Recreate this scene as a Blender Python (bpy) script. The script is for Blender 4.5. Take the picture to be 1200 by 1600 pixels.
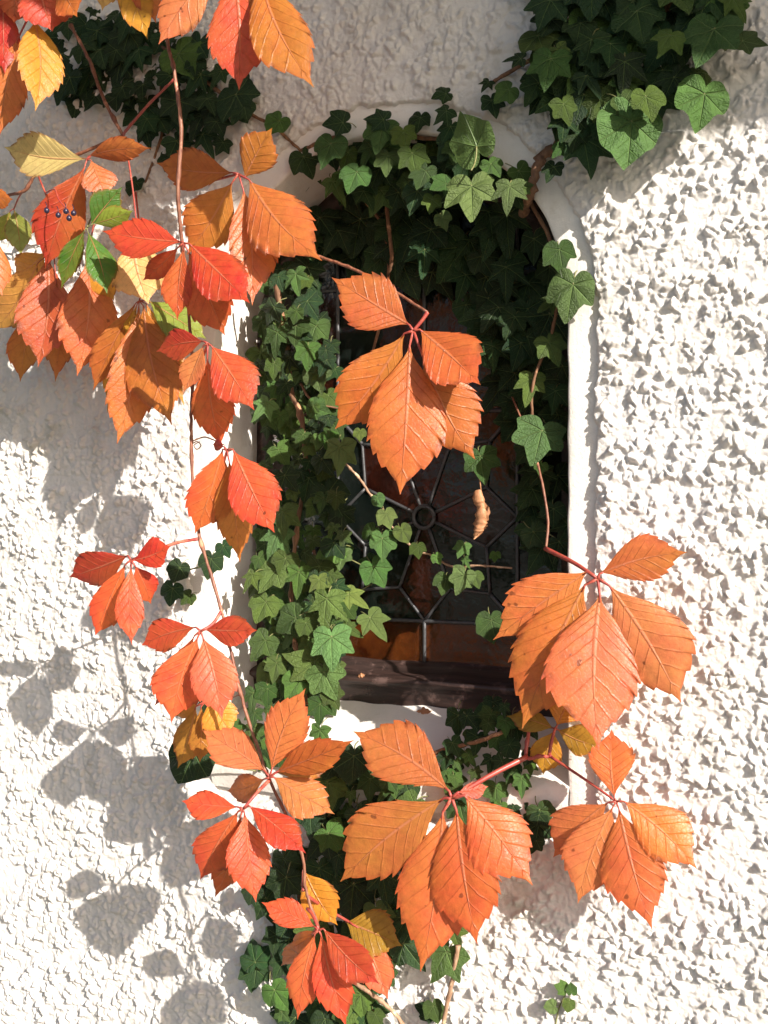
import bpy, math, random
import numpy as np
from mathutils import Vector, Matrix

for o in list(bpy.data.objects):
    bpy.data.objects.remove(o, do_unlink=True)
scene = bpy.context.scene
col = scene.collection
R = math.radians

# ------------------------------------------------------------------ camera
F, TH, D, ZC = 1700.0, R(24), 1.02, 1.50
FW = Vector((-math.sin(TH), math.cos(TH), 0)); RT = Vector((math.cos(TH), math.sin(TH), 0)); UP = Vector((0, 0, 1))
CAM = Vector((0, 0, ZC)) - FW * D
cd = bpy.data.cameras.new('camera'); cam = bpy.data.objects.new('camera', cd); col.objects.link(cam)
cam.location = CAM; cam.rotation_euler = (R(90), 0, TH)
cd.sensor_fit = 'HORIZONTAL'; cd.sensor_width = 36; cd.lens = F / 1200 * 36
cd.clip_start = 0.02; cd.clip_end = 2000
scene.camera = cam
scene.render.resolution_x = 768; scene.render.resolution_y = 1024

# ------------------------------------------------------------------ sky, sun, exposure
LD = Vector((-1.7, 1.0, -1.0)).normalized()           # the way sunlight travels
el = math.asin(-LD.z); az = math.atan2(-LD.x, -LD.y)
w = bpy.data.worlds.new('World'); scene.world = w; w.use_nodes = True
nt = w.node_tree; sky = nt.nodes.new('ShaderNodeTexSky'); sky.sky_type = 'NISHITA'; sky.sun_disc = False
sky.sun_elevation = el; sky.sun_rotation = az; sky.dust_density = 2.0; sky.air_density = 1.0; sky.ozone_density = 1.0
bg = nt.nodes['Background']; bg.inputs['Strength'].default_value = 0.066
nt.links.new(sky.outputs[0], bg.inputs['Color'])
sd_ = bpy.data.lights.new('sun', 'SUN'); sd_.energy = 4.6; sd_.angle = R(0.5); sd_.color = (1.0, 0.93, 0.84)
sun = bpy.data.objects.new('sun', sd_); col.objects.link(sun)
sun.rotation_euler = LD.to_track_quat('-Z', 'Y').to_euler(); sun.location = (3, -2, 4)
vs = scene.view_settings; vs.view_transform = 'Standard'; vs.look = 'None'; vs.exposure = 1.15; vs.gamma = 1; vs.use_curve_mapping = False

# ------------------------------------------------------------------ helpers
def at(px, py, d=0.0):
    """point seen at photo pixel (px, py) that stands d metres in front of the wall plane"""
    r = FW * F + RT * (px - 600) + UP * (800 - py)
    t = (-d - CAM.y) / r.y
    return CAM + r * t
def mpp(P): return (P - CAM).dot(FW) / F
def link(o, parent=None):
    col.objects.link(o)
    if parent is not None: o.parent = parent
    return o
def mesh_obj(name, verts, faces, mats, parent=None, smooth=True, uvs=None, midx=None, loc=None):
    me = bpy.data.meshes.new(name); me.from_pydata([tuple(v) for v in verts], [], faces)
    if smooth: me.polygons.foreach_set('use_smooth', [True] * len(faces))
    if uvs is not None:
        ul = me.uv_layers.new(name='UVMap'); vi = np.empty(len(me.loops), dtype=np.int32); me.loops.foreach_get('vertex_index', vi)
        ul.data.foreach_set('uv', np.array(uvs, dtype=np.float32)[vi].ravel())
    for m in (mats if isinstance(mats, (list, tuple)) else [mats]): me.materials.append(m)
    if midx is not None: me.polygons.foreach_set('material_index', midx)
    me.update()
    o = bpy.data.objects.new(name, me)
    if loc is not None: o.location = loc
    return link(o, parent)
def tag(o, label, cat=None, group=None, kind=None):
    o['label'] = label
    if cat: o['category'] = cat
    if group: o['group'] = group
    if kind: o['kind'] = kind
    return o
def thing(name, label, cat, loc, group=None):
    o = bpy.data.objects.new(name, None); o.empty_display_size = .02; col.objects.link(o); o.location = loc
    return tag(o, label, cat, group)
def tube_geo(pts, radii, n=7, vs=None, fs=None):
    vs = [] if vs is None else vs; fs = [] if fs is None else fs
    b0 = len(vs); m = len(pts); prev = None
    for i, p in enumerate(pts):
        a = pts[max(i-1, 0)]; b = pts[min(i+1, m-1)]; t = (b - a).normalized()
        ref = prev if prev is not None else (Vector((0, 0, 1)) if abs(t.z) < .9 else Vector((1, 0, 0)))
        u = (ref - t * ref.dot(t)).normalized(); v = t.cross(u); prev = u
        r = radii[i] if isinstance(radii, (list, tuple)) else radii
        for k in range(n):
            an = 2 * math.pi * k / n
            vs.append(p + (u * math.cos(an) + v * math.sin(an)) * r)
    for i in range(m-1):
        for k in range(n):
            fs.append((b0+i*n+k, b0+i*n+(k+1) % n, b0+(i+1)*n+(k+1) % n, b0+(i+1)*n+k))
    fs.append(tuple(b0+k for k in range(n))[::-1]); fs.append(tuple(b0+(m-1)*n+k for k in range(n)))
    return vs, fs
def spline(pts, sub=6):
    out = []
    P = [pts[0]*2-pts[1]] + list(pts) + [pts[-1]*2-pts[-2]]
    for i in range(1, len(P)-2):
        for k in range(sub):
            t = k/sub; p0, p1, p2, p3 = P[i-1:i+3]
            out.append(.5*((2*p1)+(p2-p0)*t+(2*p0-5*p1+4*p2-p3)*t*t+(3*p1-p0-3*p2+p3)*t**3))
    out.append(pts[-1]); return out

# ------------------------------------------------------------------ materials
def mat(name):
    m = bpy.data.materials.new(name); m.use_nodes = True
    return m, m.node_tree, m.node_tree.nodes['Principled BSDF']
def N(nt, typ, **kw):
    n = nt.nodes.new(typ)
    for k, v in kw.items(): setattr(n, k, v)
    return n
def M(nt, op, a, b=None, c=None):
    n = nt.nodes.new('ShaderNodeMath'); n.operation = op
    for i, x in enumerate((a, b, c)):
        if x is None: continue
        if isinstance(x, (int, float)): n.inputs[i].default_value = x
        else: nt.links.new(x, n.inputs[i])
    return n.outputs[0]
def MIX(nt, fac, a, b, mode='MIX'):
    n = nt.nodes.new('ShaderNodeMix'); n.data_type = 'RGBA'; n.blend_type = mode
    for s, x in (('Factor', fac), ('A', a), ('B', b)):
        idx = {'Factor': 0, 'A': 6, 'B': 7}[s]
        if isinstance(x, (int, float)): n.inputs[idx].default_value = x
        elif isinstance(x, tuple): n.inputs[idx].default_value = (*x, 1)
        else: nt.links.new(x, n.inputs[idx])
    return n.outputs[2]
def RAMP(nt, x, stops):
    n = nt.nodes.new('ShaderNodeValToRGB'); nt.links.new(x, n.inputs[0]); e = n.color_ramp.elements
    while len(e) < len(stops): e.new(.5)
    for i, (p, c) in enumerate(stops):
        e[i].position = p; e[i].color = (c, c, c, 1) if isinstance(c, (int, float)) else (*c, 1)
    return n.outputs[0]
def NOISE(nt, scale, detail=4, rough=.55, vec=None):
    n = nt.nodes.new('ShaderNodeTexNoise'); n.inputs['Scale'].default_value = scale; n.inputs['Detail'].default_value = detail
    n.inputs['Roughness'].default_value = rough
    if vec is not None: nt.links.new(vec, n.inputs['Vector'])
    return n.outputs[0]
def BUMP(nt, h, dist, strength=1.0):
    n = nt.nodes.new('ShaderNodeBump'); n.inputs['Distance'].default_value = dist; n.inputs['Strength'].default_value = strength
    nt.links.new(h, n.inputs['Height']); return n.outputs[0]

def plaster(name, base, rough_bump):
    m, nt, p = mat(name)
    tc = N(nt, 'ShaderNodeTexCoord').outputs['Object']
    big = NOISE(nt, 6, 5, .6, tc); mid = NOISE(nt, 45, 5, .6, tc); fine = NOISE(nt, 300, 5, .75, tc)
    c = MIX(nt, RAMP(nt, big, [(.35, 0), (.75, .55)]), base, tuple(x*k for x, k in zip(base, (.80, .76, .68))))
    c = MIX(nt, RAMP(nt, mid, [(.58, 0), (.75, .30)]), c, (.40, .33, .24))
    mp = N(nt, 'ShaderNodeMapping'); mp.inputs['Scale'].default_value = (38, 38, 2.2); nt.links.new(tc, mp.inputs[0])
    streak = M(nt, 'MULTIPLY', RAMP(nt, NOISE(nt, 1.0, 4, .6, mp.outputs[0]), [(.52, 0), (.72, .45)]), RAMP(nt, NOISE(nt, 5, 3, .5, tc), [(.45, 0), (.62, 1)]))
    c = MIX(nt, streak, c, (.42, .38, .31))
    algae = RAMP(nt, NOISE(nt, 11, 6, .7, tc), [(.60, 0), (.70, .45)]); c = MIX(nt, algae, c, (.36, .33, .24))
    nt.links.new(c, p.inputs['Base Color']); p.inputs['Roughness'].default_value = .9
    p.inputs['Specular IOR Level'].default_value = .2
    nt.links.new(BUMP(nt, M(nt, 'ADD', fine, M(nt, 'MULTIPLY', mid, .6)), rough_bump), p.inputs['Normal'])
    return m
WALLC = (.74, .71, .685)
m_stucco = plaster('stucco', WALLC, .0017)
m_smooth = plaster('smooth_plaster', (.76, .735, .70), .0008)

def wood(name, c1, c2, rough=.55, bump=.0008, sc=(6, 60, 60)):
    m, nt, p = mat(name)
    tc = N(nt, 'ShaderNodeTexCoord').outputs['Object']
    mp = N(nt, 'ShaderNodeMapping'); mp.inputs['Scale'].default_value = sc; nt.links.new(tc, mp.inputs[0])
    g = NOISE(nt, 3, 6, .65, mp.outputs[0]); s = NOISE(nt, 30, 4, .6, tc)
    c = MIX(nt, RAMP(nt, g, [(.35, 0), (.65, 1)]), c1, c2)
    wr = NOISE(nt, 48, 6, .7, tc); c = MIX(nt, RAMP(nt, wr, [(.56, 0), (.64, .55)]), c, tuple(min(1, x*3.2+.02) for x in c2))
    nt.links.new(c, p.inputs['Base Color'])
    nt.links.new(RAMP(nt, s, [(.3, rough-.15), (.7, rough+.15)]), p.inputs['Roughness'])
    nt.links.new(BUMP(nt, g, bump), p.inputs['Normal'])
    return m
m_wood = wood('dark_painted_wood', (.014, .009, .008), (.045, .026, .022), .38)
m_eave = wood('eave_boards', (.05, .035, .025), (.09, .06, .04), .7)
m_bark = wood('woody_bark', (.10, .045, .022), (.22, .11, .055), .8, .001, (90, 90, 30))
m_shoot = wood('shoot_bark', (.12, .035, .02), (.26, .11, .06), .55, .0005, (120, 120, 40))
m_dryshoot = wood('dry_shoot_bark', (.22, .12, .07), (.38, .24, .15), .6, .0005, (120, 120, 40))
m_red = wood('red_stalk', (.26, .03, .03), (.34, .07, .04), .45, .0002, (90, 90, 90))
m_grnst = wood('green_stalk', (.12, .12, .04), (.2, .2, .08), .5, .0002, (90, 90, 90))

m_lead, nt, p = mat('lead_came'); p.inputs['Metallic'].default_value = .6
tc = N(nt, 'ShaderNodeTexCoord').outputs['Object']; n_ = NOISE(nt, 220, 4, .6, tc)
nt.links.new(MIX(nt, n_, (.04, .042, .045), (.12, .12, .125)), p.inputs['Base Color']); p.inputs['Roughness'].default_value = .5
nt.links.new(BUMP(nt, n_, .0006), p.inputs['Normal'])

def glass(name, c, c2):
    m, nt, p = mat(name); tc = N(nt, 'ShaderNodeTexCoord').outputs['Object']
    n1 = NOISE(nt, 18, 5, .65, tc); n2 = NOISE(nt, 55, 3, .5, tc)
    nt.links.new(MIX(nt, RAMP(nt, n1, [(.38, 0), (.62, 1)]), c, c2), p.inputs['Base Color'])
    p.inputs['Roughness'].default_value = .18; p.inputs['Transmission Weight'].default_value = .35
    nt.links.new(BUMP(nt, n2, .004, .5), p.inputs['Normal']); return m
m_gl_dark = glass('dark_green_glass', (.003, .006, .005), (.010, .014, .012))
m_gl_red = glass('ruby_glass', (.012, .003, .002), (.035, .008, .004))
m_gl_amber = glass('amber_glass', (.035, .007, .002), (.13, .035, .007))

def leaf_material():
    m, nt, p = mat('creeper_leaf')
    uv = N(nt, 'ShaderNodeUVMap').outputs[0]; sx = N(nt, 'ShaderNodeSeparateXYZ'); nt.links.new(uv, sx.inputs[0])
    u, v = sx.outputs[0], sx.outputs[1]                      # u counts secondary veins along the row lines, v runs -1..1 across
    av = M(nt, 'ABSOLUTE', v)
    oi = N(nt, 'ShaderNodeObjectInfo'); tc = N(nt, 'ShaderNodeTexCoord').outputs['Object']
    # a few millimetres of wobble on the veins
    wob = M(nt, 'MULTIPLY', M(nt, 'SUBTRACT', NOISE(nt, 60, 2, .5, tc), .5), .35)
    uu = M(nt, 'ADD', u, wob)
    fr = M(nt, 'ABSOLUTE', M(nt, 'SUBTRACT', M(nt, 'FRACT', uu), .5))       # 0 at vein centre
    vein = RAMP(nt, fr, [(0.0, 1), (.035, .5), (.09, 0)])
    vein = M(nt, 'MULTIPLY', vein, RAMP(nt, av, [(.0, 1), (.7, .8), (.97, .1)]))
    rib = RAMP(nt, av, [(0.0, 1), (.02, .8), (.055, 0)])
    sub = N(nt, 'ShaderNodeTexVoronoi'); sub.feature = 'DISTANCE_TO_EDGE'; sub.inputs['Scale'].default_value = 330
    nt.links.new(tc, sub.inputs['Vector']); net = RAMP(nt, sub.outputs['Distance'], [(0, 1), (.09, 0)])
    n1 = NOISE(nt, 28, 4, .6, tc); n2 = NOISE(nt, 160, 4, .65, tc)
    hs = N(nt, 'ShaderNodeHueSaturation'); nt.links.new(oi.outputs['Color'], hs.inputs['Color'])
    nt.links.new(M(nt, 'ADD', .5, M(nt, 'MULTIPLY', M(nt, 'SUBTRACT', n1, .5), .05)), hs.inputs['Hue'])
    nt.links.new(M(nt, 'ADD', .62, M(nt, 'MULTIPLY', n2, .76)), hs.inputs['Value'])
    c = hs.outputs[0]
    c = MIX(nt, M(nt, 'MULTIPLY', vein, .21), c, (.22, .03, .012), 'MIX')
    c = MIX(nt, M(nt, 'MULTIPLY', net, .10), c, (.22, .04, .01), 'MIX')
    c = MIX(nt, M(nt, 'MULTIPLY', rib, .6), c, (.62, .22, .12), 'MIX')
    c = MIX(nt, RAMP(nt, av, [(.86, 0), (1, .35)]), c, (.42, .05, .02))
    mott = NOISE(nt, 19, 5, .7, tc); c = MIX(nt, RAMP(nt, mott, [(.50, 0), (.74, .24)]), c, (.50, .26, .05))
    wpt = N(nt, 'ShaderNodeTexCoord').outputs['Object']
    burn = M(nt, 'MULTIPLY', RAMP(nt, NOISE(nt, 70, 4, .6, tc), [(.50, 0), (.62, .75)]), RAMP(nt, av, [(.80, 0), (.97, 1)])); c = MIX(nt, burn, c, (.14, .04, .015))
    spots = RAMP(nt, NOISE(nt, 130, 2, .4, tc), [(.72, 0), (.78, .7)])
    c = MIX(nt, spots, c, (.10, .025, .01))
    nt.links.new(c, p.inputs['Base Color'])
    p.inputs['Roughness'].default_value = .40; p.inputs['Specular IOR Level'].default_value = .42
    h = M(nt, 'ADD', M(nt, 'MULTIPLY', vein, -.7), M(nt, 'MULTIPLY', rib, -1.0)); h = M(nt, 'ADD', h, M(nt, 'MULTIPLY', n2, .7)); h = M(nt, 'ADD', h, M(nt, 'MULTIPLY', net, -.15))
    bmp = BUMP(nt, h, .0006); nt.links.new(bmp, p.inputs['Normal'])
    tr = N(nt, 'ShaderNodeBsdfTranslucent'); g = N(nt, 'ShaderNodeGamma'); g.inputs[1].default_value = .85; nt.links.new(c, g.inputs[0]); nt.links.new(g.outputs[0], tr.inputs[0])
    mx = N(nt, 'ShaderNodeMixShader'); mx.inputs[0].default_value = .40
    nt.links.new(p.outputs[0], mx.inputs[1]); nt.links.new(tr.outputs[0], mx.inputs[2])
    nt.links.new(mx.outputs[0], nt.nodes['Material Output'].inputs[0])
    return m
m_leaf = leaf_material()

def ivy_material():
    m, nt, p = mat('ivy_leaf')
    uv = N(nt, 'ShaderNodeUVMap').outputs[0]; sx = N(nt, 'ShaderNodeSeparateXYZ'); nt.links.new(uv, sx.inputs[0])
    x, y = sx.outputs[0], sx.outputs[1]
    oi = N(nt, 'ShaderNodeObjectInfo'); tc = N(nt, 'ShaderNodeTexCoord').outputs['Object']
    tot = None
    for deg in (0, 54, -54, 112, -112):
        a = R(deg); dx, dy = math.sin(a), math.cos(a)
        along = M(nt, 'ADD', M(nt, 'MULTIPLY', x, dx), M(nt, 'MULTIPLY', y, dy))
        perp = M(nt, 'ABSOLUTE', M(nt, 'SUBTRACT', M(nt, 'MULTIPLY', x, dy), M(nt, 'MULTIPLY', y, dx)))
        wd = M(nt, 'SUBTRACT', .026, M(nt, 'MULTIPLY', along, .016))
        k = M(nt, 'MAXIMUM', M(nt, 'SUBTRACT', 1, M(nt, 'DIVIDE', perp, wd)), 0)
        k = M(nt, 'MULTIPLY', k, M(nt, 'GREATER_THAN', along, 0))
        # side veins leave the main vein at about forty degrees
        q = M(nt, 'SUBTRACT', along, M(nt, 'MULTIPLY', perp, 1.1))
        fr = M(nt, 'ABSOLUTE', M(nt, 'SUBTRACT', M(nt, 'FRACT', M(nt, 'MULTIPLY', q, 4.6)), .5))
        sv = M(nt, 'MAXIMUM', M(nt, 'SUBTRACT', 1, M(nt, 'DIVIDE', fr, .07)), 0)
        sv = M(nt, 'MULTIPLY', sv, M(nt, 'MULTIPLY', M(nt, 'LESS_THAN', perp, .24), M(nt, 'GREATER_THAN', q, .05)))
        k = M(nt, 'MAXIMUM', k, M(nt, 'MULTIPLY', sv, .4))
        tot = k if tot is None else M(nt, 'MAXIMUM', tot, k)
    n1 = NOISE(nt, 3.2, 4, .6, tc); n2 = NOISE(nt, 22, 3, .6, tc)
    hs = N(nt, 'ShaderNodeHueSaturation'); nt.links.new(oi.outputs['Color'], hs.inputs['Color'])
    nt.links.new(M(nt, 'ADD', .6, M(nt, 'MULTIPLY', n1, .8)), hs.inputs['Value'])
    geo = N(nt, 'ShaderNodeNewGeometry')
    c = MIX(nt, M(nt, 'MULTIPLY', geo.outputs['Backfacing'], .6), hs.outputs[0], (.12, .19, .05))
    c = MIX(nt, M(nt, 'MULTIPLY', tot, .62), c, (.18, .26, .10))
    nt.links.new(c, p.inputs['Base Color'])
    p.inputs['Roughness'].default_value = .45; p.inputs['Specular IOR Level'].default_value = .30
    h = M(nt, 'ADD', M(nt, 'MULTIPLY', tot, -.6), M(nt, 'MULTIPLY', n2, .22))
    nt.links.new(BUMP(nt, h, .02, .6), p.inputs['Normal'])
    tr = N(nt, 'ShaderNodeBsdfTranslucent'); nt.links.new(c, tr.inputs[0])
    mx = N(nt, 'ShaderNodeMixShader'); mx.inputs[0].default_value = .15
    nt.links.new(p.outputs[0], mx.inputs[1]); nt.links.new(tr.outputs[0], mx.inputs[2])
    nt.links.new(mx.outputs[0], nt.nodes['Material Output'].inputs[0])
    return m
m_ivy = ivy_material()

def simple(name, c, rough=.6, c2=None, sc=60):
    m, nt, p = mat(name); tc = N(nt, 'ShaderNodeTexCoord').outputs['Object']; n1 = NOISE(nt, sc, 4, .6, tc)
    nt.links.new(MIX(nt, n1, c, c2 or tuple(x*.6 for x in c)), p.inputs['Base Color']); p.inputs['Roughness'].default_value = rough
    nt.links.new(BUMP(nt, n1, .001), p.inputs['Normal']); return m
m_dry = simple('withered_leaf', (.52, .27, .13), .6, (.24, .09, .04), 120)
m_berry = simple('berry_skin', (.012, .010, .022), .35, (.03, .02, .05))
m_ground = simple('ground_gravel', (.17, .16, .14), .95, (.09, .095, .075), 9)
m_room = simple('dark_room', (.03, .028, .025), .9)
m_metal = simple('zinc_gutter', (.3, .3, .3), .5)

# ------------------------------------------------------------------ setting: ground
mesh_obj('ground', [(-400, -400, 0), (400, -400, 0), (400, 400, 0), (-400, 400, 0)], [(0, 1, 2, 3)], m_ground, smooth=False)['kind'] = 'structure'

# ------------------------------------------------------------------ the wall with its arched opening
XO, HW, ZS, ZB = -0.006, 0.181, ZC + 0.176, ZC - 0.262       # arch centre, half width, spring line, foot of the opening
def sdf(x, z):
    """distance outside the arched opening (numpy)"""
    dx = np.abs(x - XO); up = np.hypot(dx, z - ZS) - HW
    side = dx - HW; low = ZB - z
    body = np.where(low > 0, np.hypot(np.maximum(side, 0), low), side)
    return np.where(z > ZS, up, np.where((low > 0) & (side > 0), body, np.where(low > 0, low, side)))
rng = np.random.default_rng(11)
def worley(x, z, g, seed, n=2):
    """F1, F2, cell random and local offset of the nearest jittered point"""
    r = np.random.default_rng(seed); S = 257
    jx, jz, jr = r.random((S, S)), r.random((S, S)), r.random((S, S, 4))
    cx, cz = np.floor(x/g).astype(int), np.floor(z/g).astype(int)
    F1 = np.full(x.shape, 9.); F2 = np.full(x.shape, 9.); rid = np.zeros(x.shape + (4,)); ox = np.zeros(x.shape); oz = np.zeros(x.shape)
    for i in (-1, 0, 1):
        for j in (-1, 0, 1):
            a, b = (cx+i) % S, (cz+j) % S
            px, pz = (cx+i+jx[a, b]), (cz+j+jz[a, b]); ddx, ddz = x/g-px, z/g-pz; dd = np.hypot(ddx, ddz)
            nearer = dd < F1
            F2 = np.where(nearer, F1, np.minimum(F2, dd)); F1 = np.where(nearer, dd, F1)
            rid[nearer] = jr[a, b][nearer]; ox = np.where(nearer, ddx, ox); oz = np.where(nearer, ddz, oz)
    return F1, F2, rid, ox, oz
def vnoise(x, z, g, seed):
    r = np.random.default_rng(seed).random((257, 257)); X, Z = x/g, z/g
    i, j = np.floor(X).astype(int), np.floor(Z).astype(int); u, v = X-i, Z-j; u = u*u*(3-2*u); v = v*v*(3-2*v)
    f = lambda a, b: r[a % 257, b % 257]
    return f(i, j)*(1-u)*(1-v)+f(i+1, j)*u*(1-v)+f(i, j+1)*(1-u)*v+f(i+1, j+1)*u*v
def stucco_height(x, z):
    wx = x + (vnoise(x, z, .007, 1)-.5)*.007; wz = z + (vnoise(x, z, .007, 2)-.5)*.007
    F1, F2, rd, ox, oz = worley(wx, wz, .0070, 3)
    e = np.clip((F2-F1)/.42, 0, 1); e = e*e*(3-2*e)
    dome = np.clip(1-1.3*F1**2, 0, 1)
    h = (.45*e+.62*dome)*(.15+.85*rd[..., 0]**1.2) * (1 + .42*((rd[..., 1]-.5)*ox*2.4+(rd[..., 2]-.5)*oz*2.4))
    F1b, F2b, rb, ob, pb = worley(wx*1.02+.3, wz+.1, .0046, 4)
    e2 = np.clip((F2b-F1b)/.5, 0, 1)
    h2 = e2*rb[..., 0]*(1+.8*(rb[..., 1]-.5)*ob*2)
    lf = vnoise(x, z, .035, 5)
    gap = np.clip((.6*vnoise(x, z, .013, 6)+.4*vnoise(x, z, .006, 16)-.33)*5, .22, 1)
    hh = (.0056*h*gap + .0024*h2*(.4+.6*gap) + .002*lf)
    fall = np.interp(x, [-.5, .0, .30], [1.0, 1.0, 1.15])       # the render is coarser to the right of the window
    return hh*fall
wall = thing('house_wall', 'rough white stucco house wall round an arched window', 'wall', (0, 0, 0))
X0, X1, Z0, Z1, ST = -.54, .40, ZC-.64, ZC+.62, .00105
nx, nz = int((X1-X0)/ST), int((Z1-Z0)/ST)
xs = np.linspace(X0, X1, nx); zs = np.linspace(Z0, Z1, nz); GX, GZ = np.meshgrid(xs, zs)
S = sdf(GX, GZ); H = stucco_height(GX, GZ)
edge = .0225 + (vnoise(GX, GZ, .012, 8)-.5)*.006 + (vnoise(GX, GZ, .004, 9)-.5)*.003
k = np.clip((S-edge)/.004, 0, 1)
ramp = .35+.65*np.clip((S-edge)/.014, 0, 1); H = H*ramp
for _ in range(1):
    Hp = np.pad(H, 1, mode='edge'); H = (4*H+Hp[:-2, 1:-1]+Hp[2:, 1:-1]+Hp[1:-1, :-2]+Hp[1:-1, 2:])/8
edgefade = np.clip(np.minimum.reduce([GX-X0, X1-GX, GZ-Z0, Z1-GZ])/.02, 0, 1)
Y = np.where(S < edge+.004, (1-k)*.006 - k*(.0015+.002*ramp+H), -(.0035+H))
Y = np.where(edgefade < 1, -(.0035+H*edgefade), Y)
co = np.stack([GX, Y, GZ], -1).reshape(-1, 3).astype(np.float32)
idx = np.arange(nx*nz).reshape(nz, nx)
q = np.stack([idx[:-1, :-1], idx[:-1, 1:], idx[1:, 1:], idx[1:, :-1]], -1)
keep = (S[:-1, :-1] > .012); q = q[keep].reshape(-1, 4).astype(np.int32)
me = bpy.data.meshes.new('stucco'); me.vertices.add(len(co)); me.vertices.foreach_set('co', co.ravel())
me.loops.add(q.size); me.loops.foreach_set('vertex_index', q.ravel()); me.polygons.add(len(q))
me.polygons.foreach_set('loop_start', np.arange(0, q.size, 4, dtype=np.int32))
me.polygons.foreach_set('use_smooth', np.ones(len(q), dtype=bool)); me.update(calc_edges=True); me.validate()
me.materials.append(m_stucco); link(bpy.data.objects.new('stucco', me), wall)
# plainer stucco farther along the same wall
vv, ff = [], []
def rect(x0, x1, z0, z1, y):
    b = len(vv); vv.extend([(x0, y, z0), (x1, y, z0), (x1, y, z1), (x0, y, z1)]); ff.append((b, b+1, b+2, b+3))
m_far = bpy.data.materials.new('stucco_far'); m_far.use_nodes = True
nt = m_far.node_tree; p = nt.nodes['Principled BSDF']; p.inputs['Base Color'].default_value = (*WALLC, 1); p.inputs['Roughness'].default_value = .95
tc = N(nt, 'ShaderNodeTexCoord').outputs['Object']; vo = N(nt, 'ShaderNodeTexVoronoi'); vo.inputs['Scale'].default_value = 95; nt.links.new(tc, vo.inputs[0])
nt.links.new(BUMP(nt, M(nt, 'SUBTRACT', 1, vo.outputs[0]), .005), p.inputs['Normal'])
for a in ((-4, X0, 0, 3.2), (X1, 4, 0, 3.2), (X0, X1, 0, Z0), (X0, X1, Z1, 3.2)): rect(*a, -.0035)
mesh_obj('lower_render', vv, ff, m_far, wall, smooth=False)

# smooth plaster surround + reveal, one swept profile: outer face -> rounded arris -> reveal
prof = [(.042, .0012), (.030, 0), (.018, -.0002), (.006, 0), (.0022, .0002), (.0006, .0008), (0, .003), (-.0005, .03), (-.001, .06), (-.0015, .094), (-.002, .13)]
path = []
for z in np.linspace(ZB-.03, ZS, 90): path.append((-1, z))
for a in np.linspace(180, 0, 120)[1:-1]: path.append((a, None))
for z in np.linspace(ZS, ZB-.03, 90): path.append((1, z))
rv, rf = [], []
rr = random.Random(4)
for i, (a, z) in enumerate(path):
    for j, (s, y) in enumerate(prof):
        jit = .0003*math.sin(i*.37+j*.3)+.0003*math.sin(i*.9)
        if z is not None: rv.append((XO+a*(HW+s+jit), y+.0003*math.sin(i*.21+j*.5), z))
        else: rv.append((XO+math.cos(R(a))*(HW+s+jit), y+.0003*math.sin(i*.21+j*.5), ZS+math.sin(R(a))*(HW+s+jit)))
n = len(prof)
for i in range(len(path)-1):
    for j in range(n-1): rf.append((i*n+j, (i+1)*n+j, (i+1)*n+j+1, i*n+j+1))
mesh_obj('window_surround', rv, rf, m_smooth, wall)
# sloped plaster sill with a rounded nose and small front face
sp = [(.10, -.186), (.07, -.196), (.04, -.212), (.012, -.232), (.0, -.240), (-.004, -.245), (-.005, -.252), (-.004, -.262), (.001, -.276)]
sv, sf = [], []
xx = np.linspace(XO-HW-.002, XO+HW+.002, 70)
for i, x in enumerate(xx):
    for j, (y, z) in enumerate(sp): sv.append((x, y, ZC+z+.0008*math.sin(x*60+j)+.0006*math.sin(x*170)))
n = len(sp)
for i in range(len(xx)-1):
    for j in range(n-1): sf.append((i*n+j, i*n+j+1, (i+1)*n+j+1, (i+1)*n+j))
mesh_obj('sill', sv, sf, m_smooth, wall)

# eave above, out of the picture: its shadow crosses the top of the wall
def box(vs, fs, x0, x1, y0, y1, z0, z1):
    b = len(vs); vs.extend([(x, y, z) for z in (z0, z1) for y in (y0, y1) for x in (x0, x1)])
    for f in ((0, 2, 3, 1), (4, 5, 7, 6), (0, 1, 5, 4), (2, 6, 7, 3), (0, 4, 6, 2), (1, 3, 7, 5)): fs.append(tuple(b+i for i in f))
EY, EZ = .62, ZC + .305 + .62
eave = thing('roof_eave', 'boarded roof eave above the arched window', 'eave', (0, 0, EZ))
v_, f_ = [], []
for i in range(6): box(v_, f_, -4, 4, -.10*(i+1)+.003, -.10*i-.003-.004, .02, .045)
mesh_obj('soffit_board', v_, f_, m_eave, eave, smooth=False)
v_, f_ = [], []; box(v_, f_, -4, 4, -EY, -.602, 0, .16); mesh_obj('fascia', v_, f_, m_eave, eave, smooth=False)

# ------------------------------------------------------------------ the leaded window
GY = .100
win = thing('leaded_window', 'old leaded stained glass window in a dark wooden arched frame', 'window', (XO, GY, ZC-.19))
wl = Vector(win.location)
# arched wooden frame
fv, ff = [], []
fp = [(.001, .130), (.001, .082), (-.010, .078), (-.020, .080), (-.024, .090), (-.030, .094), (-.030, .112)]
pth = [(-1, z) for z in np.linspace(ZC-.20, ZS, 10)] + [(a, None) for a in np.linspace(180, 0, 60)[1:-1]] + [(1, z) for z in np.linspace(ZS, ZC-.20, 10)]
for a, z in pth:
    for s, y in fp:
        P = (XO+a*(HW+s), y, z) if z is not None else (XO+math.cos(R(a))*(HW+s), y, ZS+math.sin(R(a))*(HW+s))
        fv.append(Vector(P)-wl)
n = len(fp)
for i in range(len(pth)-1):
    for j in range(n-1): ff.append((i*n+j, (i+1)*n+j, (i+1)*n+j+1, i*n+j+1))
mesh_obj('frame', fv, ff, m_wood, win)
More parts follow.
